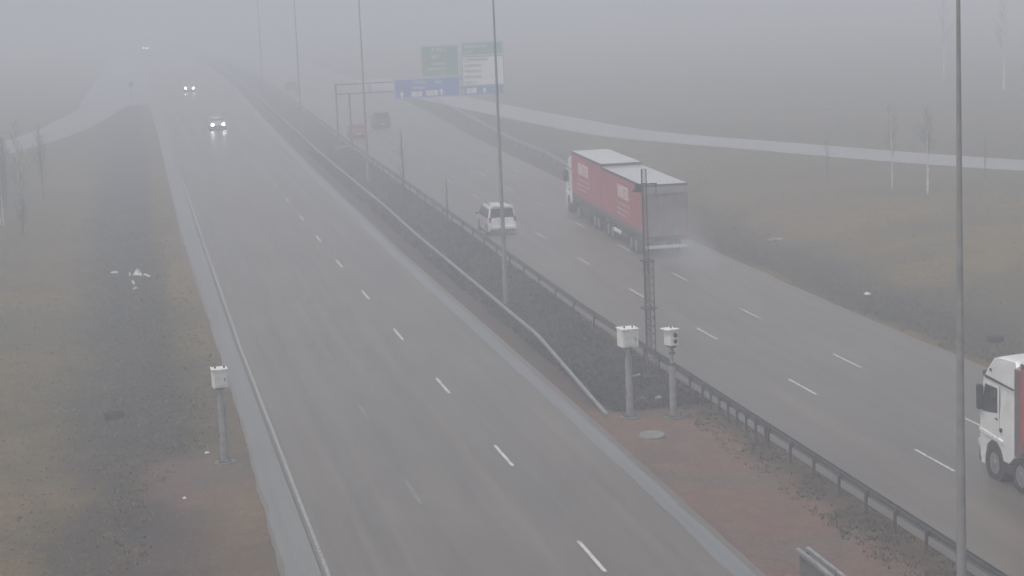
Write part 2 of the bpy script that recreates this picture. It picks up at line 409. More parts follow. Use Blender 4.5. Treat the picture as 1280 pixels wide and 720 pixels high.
def ribbon(name,pl,hw,z,mat,step=2.0,lift=.05):
    # smooth poly through points
    P=[Vector(p).to_3d() for p in pl]; pts=[]
    for i in range(len(P)-1):
        p0=P[max(i-1,0)];p1=P[i];p2=P[i+1];p3=P[min(i+2,len(P)-1)]
        n=max(2,int((p2-p1).length/step))
        for k in range(n):
            t=k/n
            pts.append(.5*((2*p1)+(p2-p0)*t+(2*p0-5*p1+4*p2-p3)*t*t+(3*p1-p0-3*p2+p3)*t**3))
    pts.append(P[-1]); vs=[];uv=[];fs=[]; s=0
    for i,p in enumerate(pts):
        a=pts[max(i-1,0)];b=pts[min(i+1,len(pts)-1)]; t=(b-a).normalized(); nn=Vector((t.y,-t.x,0)); s+= (pts[i]-pts[i-1]).length if i else 0
        for k,w in enumerate((-hw,-hw,0,hw,hw)):
            q=p+nn*w; vs.append((q.x,q.y,z-(.25 if k in (0,4) else 0))); uv.append((w,s))
    for i in range(len(pts)-1):
        for k in range(4):
            a=i*5+k; fs.append((a,a+1,a+6,a+5))
    me=bpy.data.meshes.new(name); me.from_pydata(vs,[],fs); ul=me.uv_layers.new(name='road')
    for l in me.loops: ul.data[l.index].uv=uv[l.vertex_index]
    o=link(name,me,mat); o['kind']='structure'; return o
ribbon('slip_road',RAMP,3.2,-.006,M['slip'])
gys=np.array(list(np.arange(289,560,6.0)))
GX=tab((289,-4.6),(310,-4.5),(367,-3.0),(420,-1.8),(480,-.8),(560,1.5))
strip('slip_road_merge',GX,lambda y:float(Ledge(y))+.3,gys,-.003,M['slip'],2,skirt=.25,seed=8)
ribbon('footpath',PATH,3.1,.08,M['pathm'])

# ------------------------------------------------------------------ grass (nobody could count it)
def tufts(name,n,region,test,h,mat,seed):
    r=np.random.RandomState(seed); vs=[];fs=[]
    x0,x1,y0,y1=region
    X=r.rand(n*3)*(x1-x0)+x0; Y=y0+(y1-y0)*r.rand(n*3)**1.6
    ok=test(X,Y)&(r.rand(n*3)<.35+.65*sm(lump(X,Y,1.1,seed),-.4,.5)); X=X[ok][:n];Y=Y[ok][:n]; Z=H(X,Y)
    for x,y,z in zip(X,Y,Z):
        hh=h*(.5+r.rand())
        lean=(r.rand()-.5)*.9, (r.rand()-.5)*.9
        for k in range(4):
            a=r.rand()*6.28; d=.05+.06*r.rand(); w=.018+.014*r.rand()
            bx,by=x+math.cos(a)*d*.5,y+math.sin(a)*d*.5
            tx,ty=bx+math.cos(a)*d+lean[0]*hh,by+math.sin(a)*d+lean[1]*hh
            b=len(vs); px,py=-math.sin(a)*w,math.cos(a)*w
            vs+=[(bx-px,by-py,z-.02),(bx+px,by+py,z-.02),(tx,ty,z+hh*(.5+.5*r.rand()))]; fs.append((b,b+1,b+2))
    me=bpy.data.meshes.new(name); me.from_pydata(vs,[],fs)
    o=link(name,me,mat); o['kind']='stuff'; return o
def gm(name,a,b):
    m=bpy.data.materials.new(name); m.use_nodes=True; nt=m.node_tree; bb=nt.nodes['Principled BSDF']
    g=nd(nt,'ShaderNodeNewGeometry')
    nt.links.new(ramp(nt,noise_n(nt,g.outputs['Position'],.6,6,.7),[(.35,a),(.65,b)]),bb.inputs['Base Color']); bb.inputs['Roughness'].default_value=.8; bb.inputs['Specular IOR Level'].default_value=.2
    return m
M['straw']=gm('dry_straw_grass',(.125,.092,.036),(.20,.15,.064))
M['scrub']=gm('dark_wet_scrub',(.018,.017,.014),(.036,.032,.026))
M['ditchgrass']=gm('damp_ditch_grass',(.040,.035,.024),(.080,.068,.044))
def padmask(X,Y,dl): return ~((Y+1.5*lump(X,Y,.8,51)<66.8)&(dl+1.6*lump(X,Y,.55,52)+.5*lump(X,Y,2.2,53)<3.6))
tufts('dry_grass',15000,(-9,4.2,44,150),lambda X,Y:(Ledge(Y)-X>1.2)&padmask(X,Y,Ledge(Y)-X),.07,M['straw'],31)
tufts('dry_grass',15000,(33,70,62,175),lambda X,Y:(X-RR(Y)>6.0)&(dpoly(X,Y,PATH)>3.6),.085,M['straw'],32)
tufts('ditch_grass',2600,(-1.5,3.6,46,140),lambda X,Y:(Ledge(Y)-X>.35)&(Ledge(Y)-X<4.5)&padmask(X,Y,Ledge(Y)-X),.08,M['ditchgrass'],33)
tufts('ditch_grass',3500,(32.4,41,62,150),lambda X,Y:(X-RR(Y)>.25)&(X-RR(Y)<6.5),.09,M['ditchgrass'],34)
tufts('median_scrub',9000,(16.2,23,66.5,190),lambda X,Y:(X-MEd(Y)>1.0)&(RL(Y)-X>.05)&(Y>67),.14,M['scrub'],35)
tufts('median_scrub',1300,(18.9,20.7,40,68),lambda X,Y:(X-MEd(Y)>3.1)&(RL(Y)-X>.05)&(Y<67),.08,M['scrub'],36)

# ------------------------------------------------------------------ guardrails
def w_beam(name,pts,face,parent,mat):
    # pts: centre line (x,y,z); W profile with face side = +1 (towards +X)
    prof=[(0,.155),(.03*face,.145),(.08*face,.105),(.08*face,.055),(.02*face,.02),(.02*face,-.02),(.08*face,-.055),(.08*face,-.105),(.03*face,-.145),(0,-.155)]
    prof=prof+[(x-.006*face,z) for x,z in prof[::-1]]
    rings=[[(p[0]+a,p[1],p[2]+b) for a,b in prof] for p in pts]
    return MB().loft(rings).build(name,mat,parent)
def box_beam(name,pts,w,h,parent,mat):
    prof=[(-w/2,-h/2+.015),(-w/2+.015,-h/2),(w/2-.015,-h/2),(w/2,-h/2+.015),(w/2,h/2-.015),(w/2-.015,h/2),(-w/2+.015,h/2),(-w/2,h/2-.015)]
    return MB().loft([[(p[0]+a,p[1],p[2]+b) for a,b in prof] for p in pts]).build(name,mat,parent,smooth=True)
gr=empty('guardrail',(20.4,60,0))
tag(gr,'dark W-beam guardrail on closely set posts beside the carriageway with the van and trucks','guardrail')
def loc(o,px,py): return (px-o.location.x,py-o.location.y,0)
ys=lines([(30,110,2),(110,260,4),(260,460,10)])
w_beam('beam',[(20.5+float(DR(y))-20.4,y-60,.58) for y in ys],1,gr,M['galvdark'])
pm=MB(); pm.box((0,0,.02),(.06,.10,1.16)).box((.06,0,.56),(.06,.06,.18)); 
p0=pm.build('post',M['post'],gr)
py_=list(np.arange(32.15,60,2.12))+list(np.arange(60,67.5,1.0))+list(np.arange(68.6,80,2.1))+list(np.arange(83.3,360,4.1))
for i,y in enumerate(py_):
    p=p0 if i==0 else p0.copy()
    if i: C.objects.link(p); p.parent=gr
    p.location=(float(DR(y)),y-60,-.02)
gl=empty('guardrail',(17.4,90,0))
tag(gl,'slim pale box-beam guardrail running down to the ground beside the empty lanes','guardrail')
GLX=tab((60,16.5),(66.4,16.56),(79,16.98),(91,17.15),(115,17.45),(132,17.85),(144,18.0),(180,18.5),(202,19.05),(238,19.75),(274,20.65),(318,21.7),(380,22.6),(450,22.8))
pts=[(float(GLX(y))-17.4,y-90,float(np.interp(y,[66.2,67,79,80.5],[.02,.06,.60,.63]))) for y in lines([(66.2,110,1.2),(110,260,4),(260,440,10)])]
box_beam('beam',pts,.12,.13,gl,M['galv'])
q0=MB().box((0,0,.27),(.06,.09,.66)).build('post',M['galvdark'],gl)
for i,y in enumerate(np.arange(74,360,4.0)):
    p=q0 if i==0 else q0.copy()
    if i: C.objects.link(p); p.parent=gl
    zt=float(np.interp(y,[66.2,67,79,80.5],[.02,.06,.60,.63]))
    p.location=(float(GLX(y))-17.4+.10,y-90,-.07); p.scale=(1,1,(zt+.06)/.6)
# blunt end of a second rail near the camera
ge=empty('guardrail',(16.75,46.5,0))
tag(ge,'blunt twin-beam guardrail end with a grey steel face on the reddish gravel','guardrail')
box_beam('beam',[(-.13,y,.60) for y in np.arange(0,-14.1,-1)],.11,.12,ge,M['galv'])
box_beam('beam',[(.14,y,.60) for y in np.arange(0,-14.1,-1)],.11,.12,ge,M['galv'])
q=MB().box((0,0,.24),(.10,.12,.74))
pp=q.build('post',M['galvdark'],ge,loc=(0,-.25,0))
for k in range(1,7):
    p=pp.copy(); C.objects.link(p); p.parent=ge; p.location=(0,-.25-2*k,0)
MB().box((-.10,-1.3,.26),(.02,2.5,.52)).build('face_plate',pbr('dull_rail_sheet',(.16,.17,.17),.55,.3,var=.3,scale=3),ge)
MB().tube((-.112,-.35,.40),(-.125,-.35,.40),.03,.03,10).build('bolt',M['post'],ge)
# rail on the right verge far away
gf=empty('guardrail',(36.5,170,0))
tag(gf,'faint guardrail along the far right verge behind the red truck','guardrail')
FX=tab((140,35.2),(152,35.9),(168,37.0),(186,37.6),(260,42.5))
w_beam('beam',[(float(FX(y))-36.5,y-170,.55) for y in lines([(150,262,4)])],-1,gf,M['galv'])
f0=MB().box((0,0,.2),(.08,.1,.75)).build('post',M['galvdark'],gf)
for i,y in enumerate(np.arange(152,262,4.0)):
    p=f0 if i==0 else f0.copy()
    if i: C.objects.link(p); p.parent=gf
    p.location=(float(FX(y))-36.5+.07,y-170,0)

# ------------------------------------------------------------------ lamp posts
def lamp_post():
    r=empty('street_lamp')
    m=MB(); N=10
    hs=[-.4,.0,1.4,1.42,6,11,16.0]; rs=[.14,.14,.135,.118,.088,.062,.04]
    rings=[[(rr*math.cos(2*PI*k/N),rr*math.sin(2*PI*k/N),h) for k in range(N)] for h,rr in zip(hs,rs)]
    m.loft(rings); m.build('pole',M['pole'],r,smooth=True)
    MB().box((.145,0,.8),(.02,.1,.35),bev=.006).build('service_hatch',M['galvdark'],r)
    for s in (-1,1):
        a=MB().path([(0,0,15.9),(.5*s,0,16.35),(1.6*s,0,16.5)],.035,8).build('arm',M['pole'],r)
        h=MB().prism([(1.5*s,16.46),(2.3*s,16.50),(2.3*s,16.58),(1.6*s,16.62)],-.14,.14,'Y',bev=.015).build('lamp_head',M['galvdark'],a)
    MB().box((0,0,16.0),(.09,.09,.16)).build('cap',M['pole'],r)
    return r
lp=[(18.6,40.85,'nearest and tallest lamp post, on the gravel beside the white truck cab'),
    (18.56,94.1,'slim lamp post on the median seen in front of the white van'),
    (20.25,159,'lamp post on the median crossing the gantry beam, second beyond the van'),
    (20.95,222,'faint lamp post on the median just beyond the sign gantry leg'),
    (21.7,286,'farthest lamp post, a ghostly line on the median in the fog')]
l0=lamp_post()
for i,(x,y,lb) in enumerate(lp):
    o=l0 if i==0 else copy_tree(l0)
    o.location=(x,y,Hs(x,y)); tag(o,lb,'lamp post','lamp posts along the median')

# ------------------------------------------------------------------ roadside cabinets on poles
def cabinet_post(loc_,rz,kind,label):
    x,y=loc_; r=empty('camera_post',(x,y,Hs(x,y)),rz)
    MB().tube((0,0,-.1),(0,0,.06),.34,.34,20).build('footing',M['concrete'],r)
    bl=MB().box((0,0,.085),(.46,.46,.05),bev=.01)
    for sx in (-1,1):
        for sy in (-1,1): bl.tube((.17*sx,.17*sy,.1),(.17*sx,.17*sy,.17),.025,.025,6)
    bl.build('base_flange',M['galvdark'],r)
    if kind=='lens':
        m=MB().tube((0,0,.1),(0,0,1.75),.125,.12,12).tube((0,0,1.75),(0,0,2.0),.13,.07,12).tube((0,0,2.0),(0,0,2.62),.07,.06,10)
        m.build('post',M['galv'],r,smooth=True)
        MB().box((0,0,1.95),(.22,.22,.10),bev=.02).box((.02,0,2.35),(.18,.16,.08),bev=.02).build('clamp',M['galvdark'],r)
        MB().box((0,0,2.60),(.20,.30,.10),bev=.02).tube((0,-.1,2.45),(0,.1,2.62),.035,.035,8).build('bracket',M['galvdark'],r)
        b=MB().box((0,.0,2.92),(.34,.44,.56),bev=.02).build('housing',M['white'],r)
        MB().box((-.05,0,3.225),(.50,.54,.04),bev=.012).build('roof_plate',M['white'],r)
        for zz,rr in ((3.02,.088),(2.80,.075)):
            h=MB().tube((.03,-.215,zz),(.03,-.255,zz),rr,rr,16).build('lens_ring',M['black'],r)
            MB().tube((.03,-.24,zz),(.03,-.259,zz),rr*.7,rr*.7,16).build('lens_glass',M['glass'],h)
        MB().tube((.0,0,3.24),(.0,0,3.31),.03,.03,8).tube((.16,0,3.24),(.16,0,3.29),.02,.02,8).build('fastener',M['black'],r)
    else:
        w,d,hh=(.62,.55,.62) if kind=='big' else (.50,.46,.60)
        zc=2.92
        m=MB().tube((0,0,.1),(0,0,1.0),.135,.13,12).tube((0,0,1.0),(0,0,2.2),.13,.125,12).tube((0,0,2.2),(0,0,2.62),.10,.075,12)
        m.build('post',M['galv'],r,smooth=True)
        MB().box((0,0,2.585),(.26,.26,.05)).build('bracket',M['galvdark'],r)
        MB().box((0,0,zc),(w,d,hh),bev=.02).build('housing',M['white'],r)
        MB().box((0,0,zc+hh/2+.025),(w+.05,d+.09,.05),bev=.015).build('roof_plate',M['white'],r)
        h=MB().box((.02,-d/2-.006,zc-.01),(w*.78,.02,hh*.80),bev=.006).build('door',M['cabface'],r)
        MB().box((w*.30,-d/2-.022,zc-.02),(.03,.02,.10)).build('handle',M['galvdark'],h)
        for sx in (-.13,.17): MB().tube((sx,-.05,zc+hh/2+.05),(sx,-.05,zc+hh/2+.11),.035,.03,8).build('vent_cap',M['black'],r)
        if kind=='big':
            a=MB().tube((.08,0,1.50),(.36,0,1.53),.04,.04,10).tube((.30,0,1.525),(.42,0,1.535),.06,.05,10); a.build('side_arm',M['galv'],r)
            MB().box((-.15,0,.95),(.06,.10,.18),bev=.01).build('junction_box',M['galvdark'],r)
        else:
            MB().box((-.15,-.0,1.0),(.05,.09,.16),bev=.01).build('junction_box',M['galvdark'],r)
    tag(r,label,'camera post','camera posts on the gravel'); return r
cabinet_post((17.32,65.8),R(4),'big','wide white camera cabinet on a grey post left of the lattice mast')
cabinet_post((18.75,65.2),R(16),'lens','white camera housing with two dark round lenses on a stepped post by the guardrail')
cabinet_post((2.86,64.4),R(2),'small','small white cabinet on a grey post on the left verge beside the shoulder')

# lattice mast
x,y=20.0,72.6; ms=empty('lattice_mast',(x,y,Hs(x,y)))
tag(ms,'thin grey lattice mast with a bracket on top in front of the red truck','mast')
def lattice(z0,z1,rad,n,name,rt=.016,off=(0,0)):
    m=MB(); c=[(off[0]+rad*math.cos(a),off[1]+rad*math.sin(a)) for a in (R(100),R(220),R(340))]
    for cx,cy in c: m.tube((cx,cy,z0),(cx,cy,z1),rt*1.25,rt*1.25,6)
    for k in range(n):
        za=z0+(z1-z0)*k/n; zb=z0+(z1-z0)*(k+1)/n
        for i in range(3):
            a,b=c[i],c[(i+1)%3]
            if k%2: a,b=b,a
            m.tube((*a,za),(*b,zb),rt*.6,rt*.6,4); m.tube((*a,zb),(*b,zb),rt*.5,rt*.5,4)
    return m.build(name,M['galvdark'],ms)
MB().box((0,0,-.05),(.55,.55,.2),bev=.02).build('footing',M['chassis'],ms)
lattice(.1,4.6,.23,14,'lower_frame',.02)
lattice(1.2,8.2,.115,26,'upper_frame',.017,(-.06,.0))
MB().box((0,0,2.75),(.56,.5,.05),bev=.01).box((0,0,4.62),(.5,.45,.05),bev=.01).build('collar',M['galvdark'],ms)
a=MB().tube((-.40,0,7.62),(.42,0,7.62),.03,.03,8).build('crossarm',M['galvdark'],ms)
MB().prism([(-.50,7.35),(-.34,7.60),(-.16,7.62),(-.10,7.30)],-.12,.12,'Y',bev=.01).build('sensor_shield',M['galvdark'],a)
MB().box((.42,0,7.58),(.12,.14,.12),bev=.02).tube((.44,0,7.2),(.44,0,7.55),.015,.015,6).build('sensor',M['galvdark'],a)

# ------------------------------------------------------------------ vehicles
def wheel(parent,x,y,r,w,name='wheel',dual=False):
    s=1 if x>0 else -1
    N=28
    prof=[(-.5,.72),(-.5,.93),(-.38,1.0),(.38,1.0),(.5,.93),(.5,.72)]
    rings=[[(x+w*a,y+r*b*math.cos(2*PI*k/N),r+r*b*math.sin(2*PI*k/N)) for a,b in prof] for k in range(N)]
    rings.append(rings[0])
    wh=MB().loft(rings,close=True,caps=False).build(name,M['rubber'],parent,smooth=True)
    rr=r*.62
    m=MB().tube((x-w*.3,y,r),(x+w*.3*1,y,r),r*.73,r*.73,20)
    m.tube((x+s*w*.3,y,r),(x+s*w*.45,y,r),r*.73,r*.66,20).tube((x+s*w*.45,y,r),(x+s*w*.53,y,r),rr*.42,rr*.32,12)
    m.build('rim',M['rim'],wh,smooth=True)
    return wh
def car(name,paint,spec,L=4.4,W=1.8,Ht=1.8,kind='van',lights=None):
    # local: origin centre ground, +Y forward
    r=empty(name); h=L/2; bz=.22
    if kind=='van':
        side=[(-h,.30),(-h-.02,.95),(-h+.05,1.05),(-h+.18,Ht-.06),(-h+.32,Ht),(h-2.0,Ht),(h-1.55,Ht-.10),(h-.80,1.12),(h-.16,.90),(h,.70),(h,.32),(h-.1,bz),(-h+.15,bz)]
    elif kind=='hatch':
        side=[(-h,.32),(-h,.80),(-h+.06,.98),(-h+.50,Ht-.06),(-h+.80,Ht),(h-2.1,Ht),(h-1.75,Ht-.06),(h-1.05,1.00),(h-.12,.78),(h,.62),(h,.30),(h-.1,bz),(-h+.15,bz)]
    else:
        side=[(-h,.32),(-h,.85),(-h+.10,1.0),(-h+.65,1.02),(-h+1.25,Ht-.04),(-h+1.6,Ht),(h-2.1,Ht),(h-1.8,Ht-.06),(h-1.05,1.00),(h-.12,.78),(h,.62),(h,.30),(h-.1,bz),(-h+.15,bz)]
    belt=1.0
    rings=[]
    for xf in (-1,-.93,-.6,0,.6,.93,1):
        ring=[]
        for (yy,zz) in side:
            tum=1-.17*max(0,(zz-belt))/(Ht-belt) if zz>belt else 1-.05*max(0,(.5-zz))/.3
            inset=.06 if abs(xf)==1 else 0
            yy2=yy*(1-(.03 if abs(xf)==1 else 0))
            zz2=zz-(.05 if abs(xf)==1 and zz>Ht-.12 else 0)+ (.02*(1-xf*xf) if zz>Ht-.12 else 0)
            ring.append((xf*W/2*tum*(1 if abs(xf)==1 else 1),yy2,zz2))
        rings.append(ring)
    body=MB().loft(rings).build('body',paint,r,smooth=True)
    def tumx(zz): return W/2*(1-.17*max(0,zz-belt)/(Ht-belt))
    # glass panels, slightly proud
    # rear window
    def panel(nm,pts,mat,off,par=r):
        m=MB(); P=[Vector(p) for p in pts]; n=(P[1]-P[0]).cross(P[2]-P[0]).normalized()
        if n.dot(Vector(off))<0: n=-n
        a=[m.bm.verts.new(p-n*.02) for p in P]; b=[m.bm.verts.new(p+n*.012) for p in P]
        m.bm.faces.new(a); m.bm.faces.new(b[::-1])
        for i in range(len(P)): j=(i+1)%len(P); m.bm.faces.new((a[i],b[i],b[j],a[j]))
        return m.build(nm,mat,par)
    if kind=='van':
        z0,z1=1.12,Ht-.14; y0=-h+.05+.13*(z0-1.05)/(Ht-.06-1.05); y1=-h+.05+.13*(z1-1.05)/(Ht-.06-1.05)
        fz0,fz1,fy0,fy1=1.17,Ht-.15,h-.88,h-1.50
    elif kind=='hatch':
        z0,z1=1.04,Ht-.10; t=lambda z:-h+.06+.44*(z-.98)/(Ht-.06-.98); y0,y1=t(z0),t(z1)
        fz0,fz1,fy0,fy1=1.04,Ht-.10,h-1.12,h-1.69
    else:
        z0,z1=1.06,Ht-.07; t=lambda z:-h+.65+.60*(z-1.02)/(Ht-.04-1.02); y0,y1=t(z0),t(z1)
        fz0,fz1,fy0,fy1=1.04,Ht-.10,h-1.12,h-1.74
    panel('rear_window',[(-tumx(z0)+.12,y0,z0),(tumx(z0)-.12,y0,z0),(tumx(z1)-.10,y1,z1),(-tumx(z1)+.10,y1,z1)],M['glass'],(0,-1,.3))
    panel('windscreen',[(-tumx(fz0)+.10,fy0,fz0),(tumx(fz0)-.10,fy0,fz0),(tumx(fz1)-.10,fy1,fz1),(-tumx(fz1)+.10,fy1,fz1)],M['glass'],(0,1,.5))
    for s in (-1,1):
        zb,zt=1.08,Ht-.16
        ya=y0+.28; yb=fy0-.12; yc=fy1-.02; yd=y1+.22
        xs=[(ya,(yd*.0+ya*.6+yb*.4)),]
        cuts=[ya,ya+(yb-ya)*.32,ya+(yb-ya)*.36,ya+(yb-ya)*.64,ya+(yb-ya)*.68,yb]
        for k in range(3):
            p,q_=cuts[2*k],cuts[2*k+1]
            pt,qt=p,q_
            if k==0: pt=max(p,yd+.05)
            if k==2: qt=min(q_,yc)
            panel('side_window',[(s*tumx(zb),p,zb),(s*tumx(zb),q_,zb),(s*tumx(zt),qt,zt),(s*tumx(zt),pt,zt)],M['glass'],(s,0,.1))
        MB().box((s*(W/2-.12),-h+.02,1.0 if kind=='van' else .86),(.16,.08,.34 if kind=='van' else .16),bev=.02).build('tail_light',M['taillight'],r)
        mr=MB().box((s*(W/2+.10),fy0-.10,1.10),(.18,.12,.15),bev=.03).build('wing_mirror',paint if kind!='van' else M['black'],r)
        for yy in (-h+.85,h-.85): wheel(r,s*(W/2-.09),yy,.32,.20)
        for yy in (-h+.85,h-.85):
            MB().tube((s*(W/2-.24),yy,.34),(s*(W/2+.004),yy,.34),.385,.385,20).build('wheel_arch',M['black'],r)
        # put wheels proud of arches
    for w in [c for c in r.children if c.name.startswith('wheel') and not c.name.startswith('wheel_arch')]:
        w.location.x += .012 if w.data.vertices[0].co.x>0 else -.012
    for s in (-1,1):
        if lights=='head':
            MB().tube((s*(W/2-.28),h-.10,.68),(s*(W/2-.28),h+.03,.66),.15,.14,14).build('headlight',M['headlight'],r)
        else:
            MB().box((s*(W/2-.26),h-.06,.68),(.34,.14,.15),bev=.03).build('headlight',M['headlens'],r)
    MB().box((0,-h-.03,.50),(W*.94,.16,.20),bev=.04).build('rear_bumper',paint,r)
    MB().box((0,h-.01,.42),(W*.9,.12,.22),bev=.04).build('front_bumper',M['black'],r)
    MB().box((0,-h-.115,.53),(.50,.012,.11)).build('number_plate',M['plate'],r)
    if kind=='van':
        for s in (-1,1): MB().box((s*(W/2-.30),-.35,Ht+.06),(.035,1.9,.035),bev=.01).build('roof_rail',M['black'],r)
        MB().box((0,-h-.01,.30),(W*.86,.10,.16),bev=.03).build('rear_valance',M['black'],r)
        MB().box((0,-h+.06,Ht-.02),(W*.70,.16,.04),bev=.012).build('roof_spoiler',paint,r)
    return r
van=car('van',M['vanwhite'],None,4.45,1.80,1.80,'van')
van.location=(23.15,119.4,0); van.rotation_euler=(0,0,R(-1.0))
tag(van,'white van with dark windows driving away just beyond the slim median lamp post','van')
redc=car('parked_car' if False else 'car',M['redcar'],None,4.3,1.78,1.48,'hatch'); redc.location=(24.9,203,0); redc.rotation_euler=(0,0,R(-2))
tag(redc,'faint red car driving away under the sign gantry','car')
dk=car('car',M['darkcar'],None,4.6,1.85,1.75,'van'); dk.location=(29.2,216,0); dk.rotation_euler=(0,0,R(-2))
tag(dk,'dark car driving away in the fog, right of the faint red car','car')
dk2=car('car',M['darkcar'],None,4.6,1.82,1.5,'hatch'); dk2.location=(27.6,306,0); dk2.rotation_euler=(0,0,R(-2))
tag(dk2,'very faint dark car far beyond the gantry, left of it','car')
h0=None
for (x,y,rz,lb) in ((11.72,228,181.5,'oncoming car with two glaring headlights, nearest of the three'),(12.35,320,181.5,'oncoming car with lit headlights, between the nearest and the farthest'),(10.9,582,176,'farthest oncoming car, two tiny headlights in the fog')):
    if h0 is None: h0=car('car',M['greycar'],None,4.5,1.82,1.46,'sedan','head'); o=h0
    else: o=copy_tree(h0)
    o.location=(x,y,0); o.rotation_euler=(0,0,R(rz)); tag(o,lb,'car','oncoming cars with headlights on')

def cab(parent_root,y0,par=None):
    """truck tractor cab; y0 = rear face of the cab, +Y forward. built as parts of parent_root"""
    W=2.5; hw=W/2; r=parent_root
    yf=y0+2.30
    # side outline (y,z): rounded front, leaning windscreen, sloped roof fairing
    side=[(y0,.95),(y0,3.70),(y0+.12,3.84),(y0+1.15,3.80),(y0+1.62,3.66),(y0+1.95,3.30),(y0+2.06,3.02),(y0+2.24,2.35),(y0+2.30,1.75),(y0+2.30,.62),(y0+2.20,.36),(y0+1.95,.34),(y0+1.93,.62),(y0+1.78,1.02),(y0+1.48,1.20),(y0+1.12,1.20),(y0+.82,1.02),(y0+.66,.72),(y0+.30,.72)]
    rings=[]
    for xf in (-1,-.95,-.82,-.4,0,.4,.82,.95,1):
        ring=[]
        for yy,zz in side:
            k={1:.0,.95:.02,.82:.03}.get(abs(xf),.04)
            front=max(0,(yy-(y0+1.2))/1.1)
            yy2=yy+ (k*1.6*front if zz>.4 else 0) - (.05*front if abs(xf)==1 else 0)
            tum=1-(.10*max(0,zz-2.9))
            if zz>3.2: tum*=(1-.05*front)
            ring.append((xf*hw*tum,yy2,zz+(.05*(1-xf*xf) if zz>3.5 else 0)-(.04 if abs(xf)==1 and zz>3.6 else 0)))
        rings.append(ring)
    body=MB().loft(rings).build('cab',M['cabwhite'],r,smooth=True)
    # windscreen
    m=MB()
    for xa in (0,):
        P=[(-1.12,y0+2.12+.045,2.98),(1.12,y0+2.12+.045,2.98),(1.16,y0+2.30+.05,2.02),(-1.16,y0+2.30+.05,2.02)]
        a=[m.bm.verts.new((x,y-.05,z)) for x,y,z in P]; b=[m.bm.verts.new((x,y+.03,z)) for x,y,z in P]
        m.bm.faces.new(a); m.bm.faces.new(b[::-1])
        for i in range(4): j=(i+1)%4; m.bm.faces.new((a[i],b[i],b[j],a[j]))
    m.build('windscreen',M['glass'],r)
    MB().box((0,y0+2.20,3.12),(2.30,.22,.16),rot=Matrix.Rotation(R(-18),3,'X'),bev=.03).build('sun_visor',M['black'],r)
    MB().box((0,y0+2.36,.55),(2.44,.16,.40),bev=.06).build('front_bumper',M['black'],r)
    MB().box((0,y0+2.345,1.35),(1.7,.05,.9),bev=.02).build('grille',M['black'],r)
    for s in (-1,1):
        X=s*hw
        d=MB().prism([(y0+.98,1.30),(y0+.98,2.93),(y0+1.86,2.93),(y0+2.10,2.20),(y0+2.12,1.30)],X-.008*s if s>0 else X+.008,X+.012*s,'X').build('door',M['cabwhite'],r)
        g=MB().prism([(y0+1.05,2.10),(y0+1.05,2.86),(y0+1.86,2.86),(y0+2.06,2.30),(y0+2.07,1.98),(y0+1.5,2.04)],X+.010*s,X+.018*s,'X').build('side_window',M['glass'],d)
        MB().box((X+.025*s,y0+1.10,1.92),(.03,.16,.04)).build('handle',M['black'],d)
        # mirrors
        mr=MB().box((X+.11*s,y0+2.06,2.42),(.16,.24,.78),bev=.06).box((X+.04*s,y0+2.08,2.70),(.18,.05,.05)).box((X+.04*s,y0+2.08,2.14),(.18,.05,.05)).build('wing_mirror',M['black'],r)
        MB().box((X+.14*s,y0+1.975,2.44),(.13,.01,.60)).build('mirror_glass',M['glass'],mr)
        # roof seam, side deflector, marker
        MB().prism([(y0+.02,2.985),(y0+.02,3.03),(y0+1.90,3.13),(y0+1.92,3.05)],X*.985,X*1.006,'X').build('roof_seam',M['black'],r)
        MB().box((X*.975,y0+1.60,3.33),(.03,.12,.09),bev=.01).build('marker_lamp',M['black'],r)
        MB().box((s*(hw-.05),y0-.20,2.35),(.05,.42,2.6),bev=.02).build('side_deflector',M['tarpdirt'],r)
        MB().prism([(y0+.66,1.22),(y0+.66,1.32),(y0+2.05,1.42),(y0+2.26,1.42),(y0+2.26,1.33),(y0+2.0,1.30)],X-.01*s,X+.035*s,'X',bev=.004).build('fender_trim',M['white'],r)
        MB().tube((X-.10*s,y0+.85,1.62),(X+.022*s,y0+.85,1.62),.065,.065,14).build('side_lamp',M['black'],r)
        MB().tube((s*(hw-.45),y0+1.30,.56),(s*(hw-.012),y0+1.30,.56),.66,.66,26).build('wheel_arch',M['chassis'],r)
        MB().box((s*(hw-.22),y0+.30,.55),(.40,.55,.34),bev=.03).build('step_box',M['chassis'],r)
        MB().box((s*(hw-.2),y0+2.37,.95),(.40,.10,.22),bev=.03).build('headlight',M['headlens'],r)
        w=wheel(r,s*(hw-.15),y0+1.30,.50,.31)
